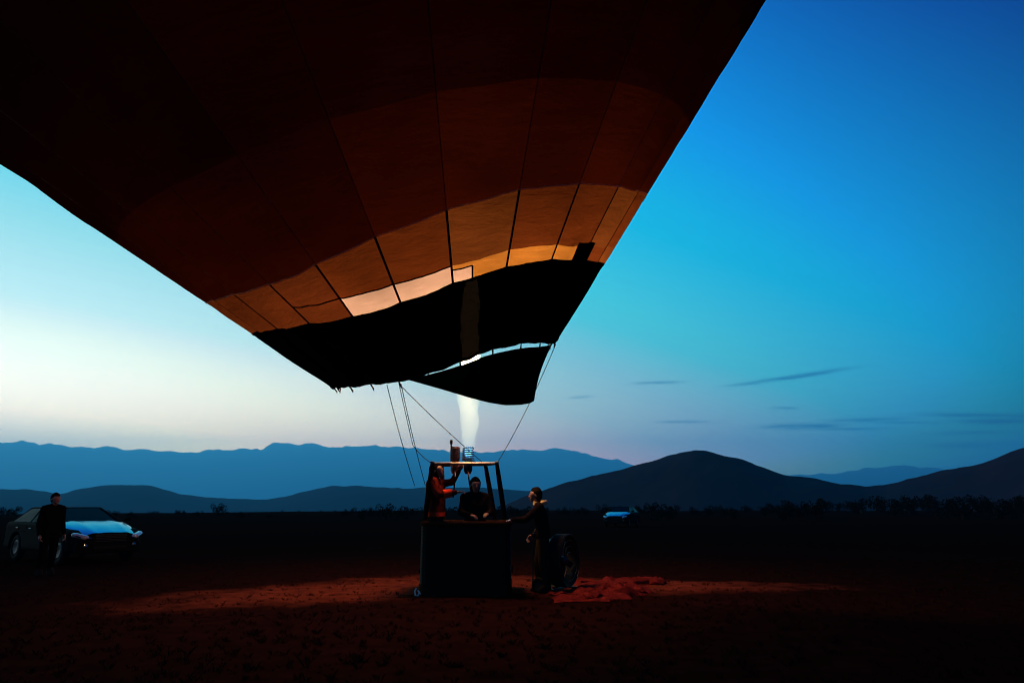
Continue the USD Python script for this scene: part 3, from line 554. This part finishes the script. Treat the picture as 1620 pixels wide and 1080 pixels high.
def band_round(c, w, d, h, tilt=0.0):
    a = np.linspace(0, 2 * np.pi, 33)[:-1]; v = []
    for z, o in ((-h / 2, 0), (-h / 2, .008), (h / 2, .008), (h / 2, 0)):
        v.append(np.stack([(w + o) * np.cos(a), (d + o) * np.sin(a), np.full_like(a, z) + tilt * np.cos(a)], -1) + c)
    f = np.vstack([grid_faces(4, 32, True), np.stack([96 + np.arange(32), 96 + (np.arange(32) + 1) % 32, (np.arange(32) + 1) % 32, np.arange(32)], -1)])
    m = tm(np.vstack(v), f)
    if m.volume < 0: m.invert()
    return m
# the pilot: left in the basket, reaching right to the burner
pl = at(690, 745, 12.12); pz = pl[2] - 1.62 * 1.02
p1, J1, hp1 = person('person in red jacket with bright orange bands reaching up to the burner', (pl[0], 12.12, pz), -math.pi / 2 - .25, dict(look=(0, 1, .25), elR=(.27, .16, 1.22), wrR=(.16, .40, 1.26), elL=(-.20, .22, 1.44), wrL=(-.12, .36, 1.62)), dict(top='red_jacket', hair='dark_jacket'), 1.02, hood=True)
obj('reflective_band', band_round(np.array([0, .0, .905]), .222, .152, .075), 'orange_band', p1)
el, wr = J1['elR'], J1['wrR']; obj('reflective_band', tube([el * .72 + wr * .28, el * .2 + wr * .8], [.078, .07], 14), 'orange_band', p1, label='bright orange forearm band')
# the passenger behind the middle of the rim, facing the camera
pc = at(752, 768, 12.35)
p2, J2, hp2 = person('person in dark hood standing in the middle of the basket, face lit red', (pc[0], 12.35, pc[2] - 1.62), math.pi + .25, dict(look=(0, 1, -.05), elL=(-.27, .10, 1.16), wrL=(-.16, .30, 1.14), elR=(.27, .10, 1.16), wrR=(.14, .30, 1.12)), dict(hair='dark_jacket'), hood=True)
# the helper on the ground, right of the basket, leaning to the rim with a pale glove
gs = on_ground(860, 938)
hd = at(845, 783, gs[1] - .05)
p3, J3, hp3 = person('person in dark jacket with ochre collar standing right of the basket, hand on its rim', (gs[0], gs[1], 0), math.pi / 2, dict(head=(0, .13, 1.615), neck=(0, .075, 1.46), chest=(0, .05, 1.28), shL=(-.185, .07, 1.41), shR=(.185, .07, 1.41), elL=(-.23, .30, 1.22), wrL=(-.14, .53, 1.205), hfL=(.25, 1, -.25), elR=(.25, -.02, 1.13), wrR=(.22, .16, .95), look=(0, 1, .05), anL=(-.12, -.06, .09), anR=(.13, .06, .09), knR=(.12, .09, .5)), dict(legs='khaki'), gloves=['L'], curl=(.35, .5))
sc = band_round(np.array([0, .055, 1.50]), .118, .112, .065, .02); obj('scarf', sc, 'ochre_scarf', p3)
obj('collar', smoothed(hullm([((-.13, .02, 1.49), .035), ((.13, .02, 1.49), .035), ((0, -.05, 1.51), .04)]), .03, 3), 'ochre_scarf', p3, smooth=60)

# ------------------------------------------------------------------ inflation fan beside the helper
fg = on_ground(893, 938)
fan = thing('inflation_fan', 'dark wheeled inflation fan with handle bar standing behind the person beside the basket', 'fan', (fg[0], fg[1] + .12, 0), math.radians(62))
obj('shroud', as_tm(m3.Manifold.cylinder(.22, .44, .44, 40).rotate((90, 0, 0)) - m3.Manifold.cylinder(.5, .42, .42, 40).rotate((90, 0, 0)).translate((0, .1, 0))).apply_translation([0, .11, .53]), 'plastic_black', fan)
for k in range(4):
    a = k * math.pi / 2 + .3; b = box((0, 0, .20), (.10, .015, .36), bev=.005); b.apply_transform(trimesh.transformations.rotation_matrix(.5, [0, 0, 1])); b.apply_transform(trimesh.transformations.rotation_matrix(a, [0, 1, 0])); b.apply_translation([0, 0, .53]); obj('blade', b, 'plastic_black', fan)
obj('hub', lathe([(0, -.06), (.06, -.06), (.07, .02), (.03, .07), (0, .08)], (0, 0, .53), 20, (0, -1, 0)), 'dark_steel', fan)
for s in (-1, 1):
    for r_ in (.14, .24, .34, .43):
        obj('guard_ring', trimesh.creation.torus(r_, .004, 32, 5).apply_transform(trimesh.transformations.rotation_matrix(math.pi / 2, [1, 0, 0])).apply_translation([0, s * .12, .53]), 'dark_steel', fan)
obj('engine', cat(box((0, .26, .52), (.30, .24, .28), bev=.03), box((0, .26, .70), (.22, .16, .10), bev=.03)), 'eng_red', fan)
obj('frame', cat(tube([(-.3, -.15, .06), (-.3, .45, .06), (-.26, .45, .98), (.26, .45, .98), (.3, .45, .06), (.3, -.15, .06)], .016, 8), tube([(-.3, .1, .06), (.3, .1, .06)], .016, 8)), 'dark_steel', fan)
obj('handle_bar', tube([(-.2, .45, 1.03), (.2, .45, 1.03)], .02, 8), 'rail_steel', fan)
obj('fuel_tank', box((0, .30, .82), (.26, .16, .09), bev=.03), 'rail_steel', fan)
for s in (-1, 1):
    w = obj('wheel', trimesh.creation.torus(.10, .035, 24, 10).apply_transform(trimesh.transformations.rotation_matrix(math.pi / 2, [0, 1, 0])).apply_translation([s * .36, .3, .135]), 'rubber', fan); obj('rim', lathe([(0, -.025), (.07, -.025), (.07, .025), (0, .025)], (s * .36, .3, .135), 16, (1, 0, 0)), 'wheel_alloy', w)

# crumpled red cloth on the ground by the fan
def cloth_sheet(px_poly, n=90):
    P = np.array([on_ground(x, y)[:2] for x, y in px_poly]); c0, c1, c2, c3 = P
    u, v = np.meshgrid(np.linspace(0, 1, n), np.linspace(0, 1, n), indexing='ij')
    xy = (c0[None, None] * ((1 - u) * (1 - v))[..., None] + c1 * (u * (1 - v))[..., None] + c2 * (u * v)[..., None] + c3 * ((1 - u) * v)[..., None])
    w = np.stack([xy[..., 0], xy[..., 1], 0 * u], -1); xy = xy + (np.stack([meshkit.fbm(w * 2.2, 3, 41), meshkit.fbm(w * 2.2, 3, 43)], -1) - .5) * .75 + (np.stack([meshkit.noise(w * 9, 51), meshkit.noise(w * 9, 53)], -1) - .5) * .10
    edge = np.minimum.reduce([u, 1 - u, v, 1 - v]); w = np.stack([xy[..., 0], xy[..., 1], 0 * u], -1)
    hgt = .006 + (.13 * np.abs(meshkit.fbm(w * 2.6, 4, 47) - .5) * 2 + .07 * np.abs(meshkit.noise(w * 6, 49) - .5) * 2 + .03 * meshkit.noise(w * 16, 50)) * smooth01(edge / .12)
    return tm(np.concatenate([xy, (ground_z(xy[..., 0], xy[..., 1]) + hgt + .01)[..., None]], -1).reshape(-1, 3), grid_faces(n, n))
obj('ground_cloth', cloth_sheet([(868, 953), (1000, 950), (1062, 916), (918, 921)]), 'red_cloth', smooth=True, label='crumpled red cloth spread on the ground right of the fan', cat='cloth')

# ------------------------------------------------------------------ cars
def make_car(label, loc, rz, paint, group=None):
    t = thing('parked_car', label, 'car', loc, rz, group)                 # nose towards +x
    low = hullm([((x, y, z), .11) for x in (-2.08, .85) for y in (-.79, .79) for z in (.40, .91)]) + hullm([((.9, y, z), .11) for y in (-.79, .79) for z in (.40, .86)] + [((1.75, y, z), .11) for y in (-.77, .77) for z in (.42, .74)] + [((2.06, y, z), .10) for y in (-.62, .62) for z in (.42, .62)])
    arches = None
    for x in (-1.32, 1.36):
        c = m3.Manifold.cylinder(2.2, .39, .39, 40).rotate((90, 0, 0)).translate((x, 1.1, .36)); arches = c if arches is None else arches + c
    inner = hullm([((x, y, z), .05) for x in (-1.7, .75) for y in (-.66, .66) for z in (.6, 1.2)])
    obj('body', smoothed((low - arches - inner), .09, 4), 'car_body_shade', t, smooth=50)
    roof = hullm([((x, y, 1.36), .05) for x in (-1.45, .02) for y in (-.52, .52)]); obj('roof', smoothed(roof, .1, 3), 'car_body_shade', t, smooth=50)
    for s in (-1, 1):                                                     # pillars
        for a, b in (((.05, s * .55, 1.37), (.98, s * .74, 1.0)), ((-.72, s * .57, 1.37), (-.70, s * .80, 1.0)), ((-1.50, s * .54, 1.36), (-2.02, s * .74, 1.0))):
            obj('pillar', tube([a, b], .042, 8), 'car_body_shade', t)
    def pane(name, pts, mat='tinted_glass'):
        p = np.array(pts, float); c = p.mean(0); n_ = np.cross(p[1] - p[0], p[2] - p[0]); n_ /= np.linalg.norm(n_)
        v = np.vstack([p + n_ * .003, p - n_ * .003]); obj(name, trimesh.convex.convex_hull(v), mat, t, smooth=False)
    pane('windshield', [(1.0, -.72, .99), (1.0, .72, .99), (.07, .53, 1.38), (.07, -.53, 1.38)])
    pane('rear_window', [(-2.05, -.70, 1.0), (-2.05, .70, 1.0), (-1.52, .50, 1.36), (-1.52, -.50, 1.36)])
    for s in (-1, 1):
        pane('side_window', [(.90, s * .795, 1.02), (-.66, s * .82, 1.02), (-.68, s * .59, 1.37), (.08, s * .58, 1.37)])
        pane('side_window', [(-.75, s * .82, 1.02), (-1.95, s * .79, 1.02), (-1.46, s * .57, 1.36), (-.75, s * .59, 1.37)])
        obj('mirror', hullm([((.82, s * .96, 1.08), .055), ((.80, s * 1.04, 1.10), .05)]).to_mesh() and as_tm(hullm([((.82, s * .93, 1.08), .05), ((.80, s * 1.03, 1.10), .055)])), 'car_body_shade', t)
        d = obj('door', as_tm(hullm([((x, s * .885, z), .02) for x in (-.62, .82) for z in (.45, .94)])), 'car_body_shade', t); obj('handle', box((-.45, s * .915, .86), (.16, .02, .03), bev=.006), 'chrome', d)
        d = obj('door', as_tm(hullm([((x, s * .885, z), .02) for x in (-1.42, -.72) for z in (.78, .94)])), 'car_body_shade', t); obj('handle', box((-1.3, s * .915, .86), (.16, .02, .03), bev=.006), 'chrome', d)
        h = smoothed(hullm([((1.95, s * .78, .74), (.11, .07, .06)), ((2.12, s * .60, .68), (.075, .09, .06))], ICO), .03, 2); hl = obj('headlight', h, 'lamp_lens', t, smooth=60)
        obj('lamp_trim', tube(np.array([(2.15, s * .46, .66), (2.18, s * .58, .65), (2.11, s * .74, .70), (1.98, s * .85, .76)]), .014, 6), 'chrome', hl)
        obj('fog_lamp', lathe([(0, 0), (.05, 0), (.055, .03), (0, .045)], (2.13, s * .58, .47), 16, (1, 0, 0)), 'chrome', t)
        obj('tail_light', box((-2.16, s * .70, .85), (.08, .16, .20), bev=.02), 'eng_red', t)
    u, v = np.meshgrid(np.linspace(0, 1, 17), np.linspace(-1, 1, 21), indexing='ij'); hx = .96 + 1.14 * u - .05 * u * v ** 2; hw = .86 - .16 * u ** 2
    hz_ = 1.06 - .13 * u - .14 * u ** 2.2 - (.045 + .03 * u) * v ** 2 - .05 * smooth01((np.abs(v) - .85) / .15) + .018 * np.exp(-((np.abs(v) - .55) / .12) ** 2)
    hs = tm(np.stack([hx, hw * v, hz_], -1).reshape(-1, 3), grid_faces(17, 21))
    if hs.face_normals[20][2] < 0: hs.invert()
    obj('hood', hs, paint, t, smooth=True)  # separate brighter material, sky sheen painted on the hood alone
    g = obj('grille', box((2.13, 0, .66), (.05, .78, .20), bev=.01), 'plastic_black', t)
    for k in range(5): obj('slat', box((2.165, 0, .585 + k * .038), (.02, .74, .010)), 'dark_steel', g)
    obj('bumper', smoothed(hullm([((2.06, y, z), .07) for y in (-.72, .72) for z in (.36, .50)] + [((2.14, y, z), .05) for y in (-.4, .4) for z in (.36, .50)]), .07, 3), 'car_body_shade', t, smooth=60)
    obj('air_intake', box((2.185, 0, .43), (.03, .8, .09), bev=.01), 'plastic_black', t)
    for x in (-1.32, 1.36):
        for s in (-1, 1):
            w = obj('wheel', trimesh.creation.torus(.26, .09, 36, 12).apply_transform(trimesh.transformations.rotation_matrix(math.pi / 2, [1, 0, 0])).apply_translation([x, s * .80, .35]), 'rubber', t)
            obj('rim', lathe([(0, -.05), (.2, -.06), (.21, .04), (.16, .06), (.05, .03), (0, .04)], (x, s * .82, .35), 24, (0, s, 0)), 'wheel_alloy', w)
    return t
CAR_RZ = math.radians(-36)
cg = on_ground(118, 896)
ca, sa = math.cos(CAR_RZ), math.sin(CAR_RZ); corner = np.array([2.05 * ca - (-.72) * sa, 2.05 * sa + (-.72) * ca])
make_car('dark car parked at the left of the field, sky sheen put into its hood colour', (cg[0] - corner[0], cg[1] - corner[1], 0), CAR_RZ, 'car_hood_sheen')
fc = on_ground(984, 832)
make_car('small dark car far away on the dark field at right, hood catching the sky', (fc[0], fc[1], float(ground_z(fc[0], fc[1]))), math.radians(-112), 'car_hood_sheen')
gp = at(86, 800, 15.4)
person('dark figure standing beside the parked car at the left edge', (gp[0], 15.4, float(ground_z(gp[0], 15.4))), math.pi * 1.35, dict(), dict(top='night_cloth', legs='night_cloth'), .98)

# ------------------------------------------------------------------ bushes and grass
def bush_mesh(seed, n=1100, size=1.0):
    r = np.random.default_rng(seed); blobs = [(r.normal(0, .32, 3) * [1.2, 1.2, .6] + [0, 0, .5], r.uniform(.22, .42)) for _ in range(9)]
    P, F = [], []
    for i in range(n):
        c, rad_ = blobs[r.integers(len(blobs))]; d = r.normal(size=3); d /= np.linalg.norm(d); p = c + d * rad_ * r.uniform(.6, 1.08); p[2] = max(p[2], .02)
        a, b = r.normal(size=3), r.normal(size=3); a /= np.linalg.norm(a); b -= a * (a @ b); b /= np.linalg.norm(b); s = r.uniform(.03, .075)
        P += [p - a * s, p + b * s * .55, p + a * s, p - b * s * .55]; F.append([4 * i, 4 * i + 1, 4 * i + 2, 4 * i + 3])
    return tm(np.array(P), np.array(F))
def make_bush(seed, label, loc, rz, s, group):
    t = thing('bush', label, 'bush', loc, rz, group, s)
    obj('foliage', bush_mesh(seed), 'foliage', t, smooth=False)
    r = np.random.default_rng(seed); obj('stem', cat(*[tube([(0, 0, -.1), r.normal(0, .08, 3) * [1, 1, 0] + [0, 0, .3], r.normal(0, .25, 3) * [1, 1, 0] + [0, 0, .75]], [.03, .02, .008], 5) for _ in range(5)]), 'bark', t)
    return t
protos = []
edge = np.array([(0, 800), (110, 806), (200, 807), (340, 806), (420, 812), (510, 812), (540, 806), (600, 799), (690, 799), (860, 801), (900, 801), (1000, 798), (1050, 795), (1100, 800), (1220, 799), (1240, 792), (1360, 790), (1380, 785), (1500, 784), (1620, 784)])
spots = []
for px in np.arange(-60, 1690, 21):
    py = np.interp(px, edge[:, 0], edge[:, 1]); D = rng.uniform(70, 150)
    spots.append((px + rng.uniform(-8, 8), py + rng.uniform(-1.0, 2.5), D))
spots.append((346, 797, 110))
for i, (px, py, D) in enumerate(spots):
    top = at(px, py, D); gz = float(ground_z(top[0], D)); hgt = top[2] - gz
    if hgt < .35: hgt = .35
    single = i == len(spots) - 1
    lab = 'lone rounded bush standing up against the blue valley at left' if single else ('dark bush in the far hedge line left of the basket' if px < 660 else 'dark bush in the far hedge line between the basket and the far car' if px < 976 else 'dark bush in the far hedge line under the near hills at right')
    grp = None if single else ('far hedge bushes left of the basket' if px < 660 else 'far hedge bushes behind the basket' if px < 976 else 'far hedge bushes at right')
    s = hgt / 1.08
    if len(protos) < 4: protos.append(make_bush(100 + i, lab, (top[0], D, gz), rng.uniform(0, 6), s, grp))
    else:
        b = dup(protos[i % 4], (top[0], D, gz), rng.uniform(0, 6), lab, grp, s)
        if single: b.ClearCustomDataByKey('group')

def tuft(seed):
    r = np.random.default_rng(seed); P, F = [], []
    for i in range(14):
        a = r.uniform(0, 6.28); l_ = r.uniform(.03, .10); b = np.array([r.normal(0, .025), r.normal(0, .025), -.01]); lean = np.array([math.cos(a), math.sin(a), 0]) * r.uniform(.2, .9) * l_; sd = np.array([-math.sin(a), math.cos(a), 0]) * .003
        P += [b - sd, b + sd, b + lean * .4 + [0, 0, l_ * .6], b + lean + [0, 0, l_ * .85]]; F += [[4 * i, 4 * i + 1, 4 * i + 2], [4 * i + 2, 4 * i + 1, 4 * i + 3]]
    return np.array(P), np.array(F)
gi = UsdGeom.PointInstancer.Define(stage, '/World/grass'); setdata(gi.GetPrim(), 'short dry grass tufts scattered over the dark field', 'grass', kind='stuff')
for k in range(3):
    v, f = tuft(k); usdkit.mesh(stage, f'/World/grass/tuft_{k:03d}' if k else '/World/grass/tuft', trimesh.Trimesh(v, f, process=False), M['grass_blade'])
gi.CreatePrototypesRel().SetTargets([Sdf.Path('/World/grass/tuft'), Sdf.Path('/World/grass/tuft_001'), Sdf.Path('/World/grass/tuft_002')])
NT = 7000
gyy = rng.uniform(2.5, 19, NT) ; gxx = rng.uniform(-.85, .85, NT) * (gyy + 1.5)
keep = ~((np.abs(gxx - BC[0]) < BW / 2 + .1) & (np.abs(gyy - BC[1]) < BD / 2 + .1)); gxx, gyy = gxx[keep], gyy[keep]
gi.CreatePositionsAttr([Gf.Vec3f(float(x), float(y), float(z)) for x, y, z in zip(gxx, gyy, ground_z(gxx, gyy))])
gi.CreateProtoIndicesAttr([int(i) for i in rng.integers(0, 3, len(gxx))])
ang = rng.uniform(0, math.pi, len(gxx)); gi.CreateOrientationsAttr([Gf.Quath(float(math.cos(a)), 0, 0, float(math.sin(a))) for a in ang])
sc_ = rng.uniform(.35, .95, len(gxx)); gi.CreateScalesAttr([Gf.Vec3f(float(s), float(s), float(s)) for s in sc_])

# ------------------------------------------------------------------ haze: one even box of air round everything
hz = trimesh.creation.box([46000, 46000, 2166]); hz.apply_translation([0, 0, -66 + 1083]); obj('haze', hz, 'haze_air', smooth=False, kind='stuff')
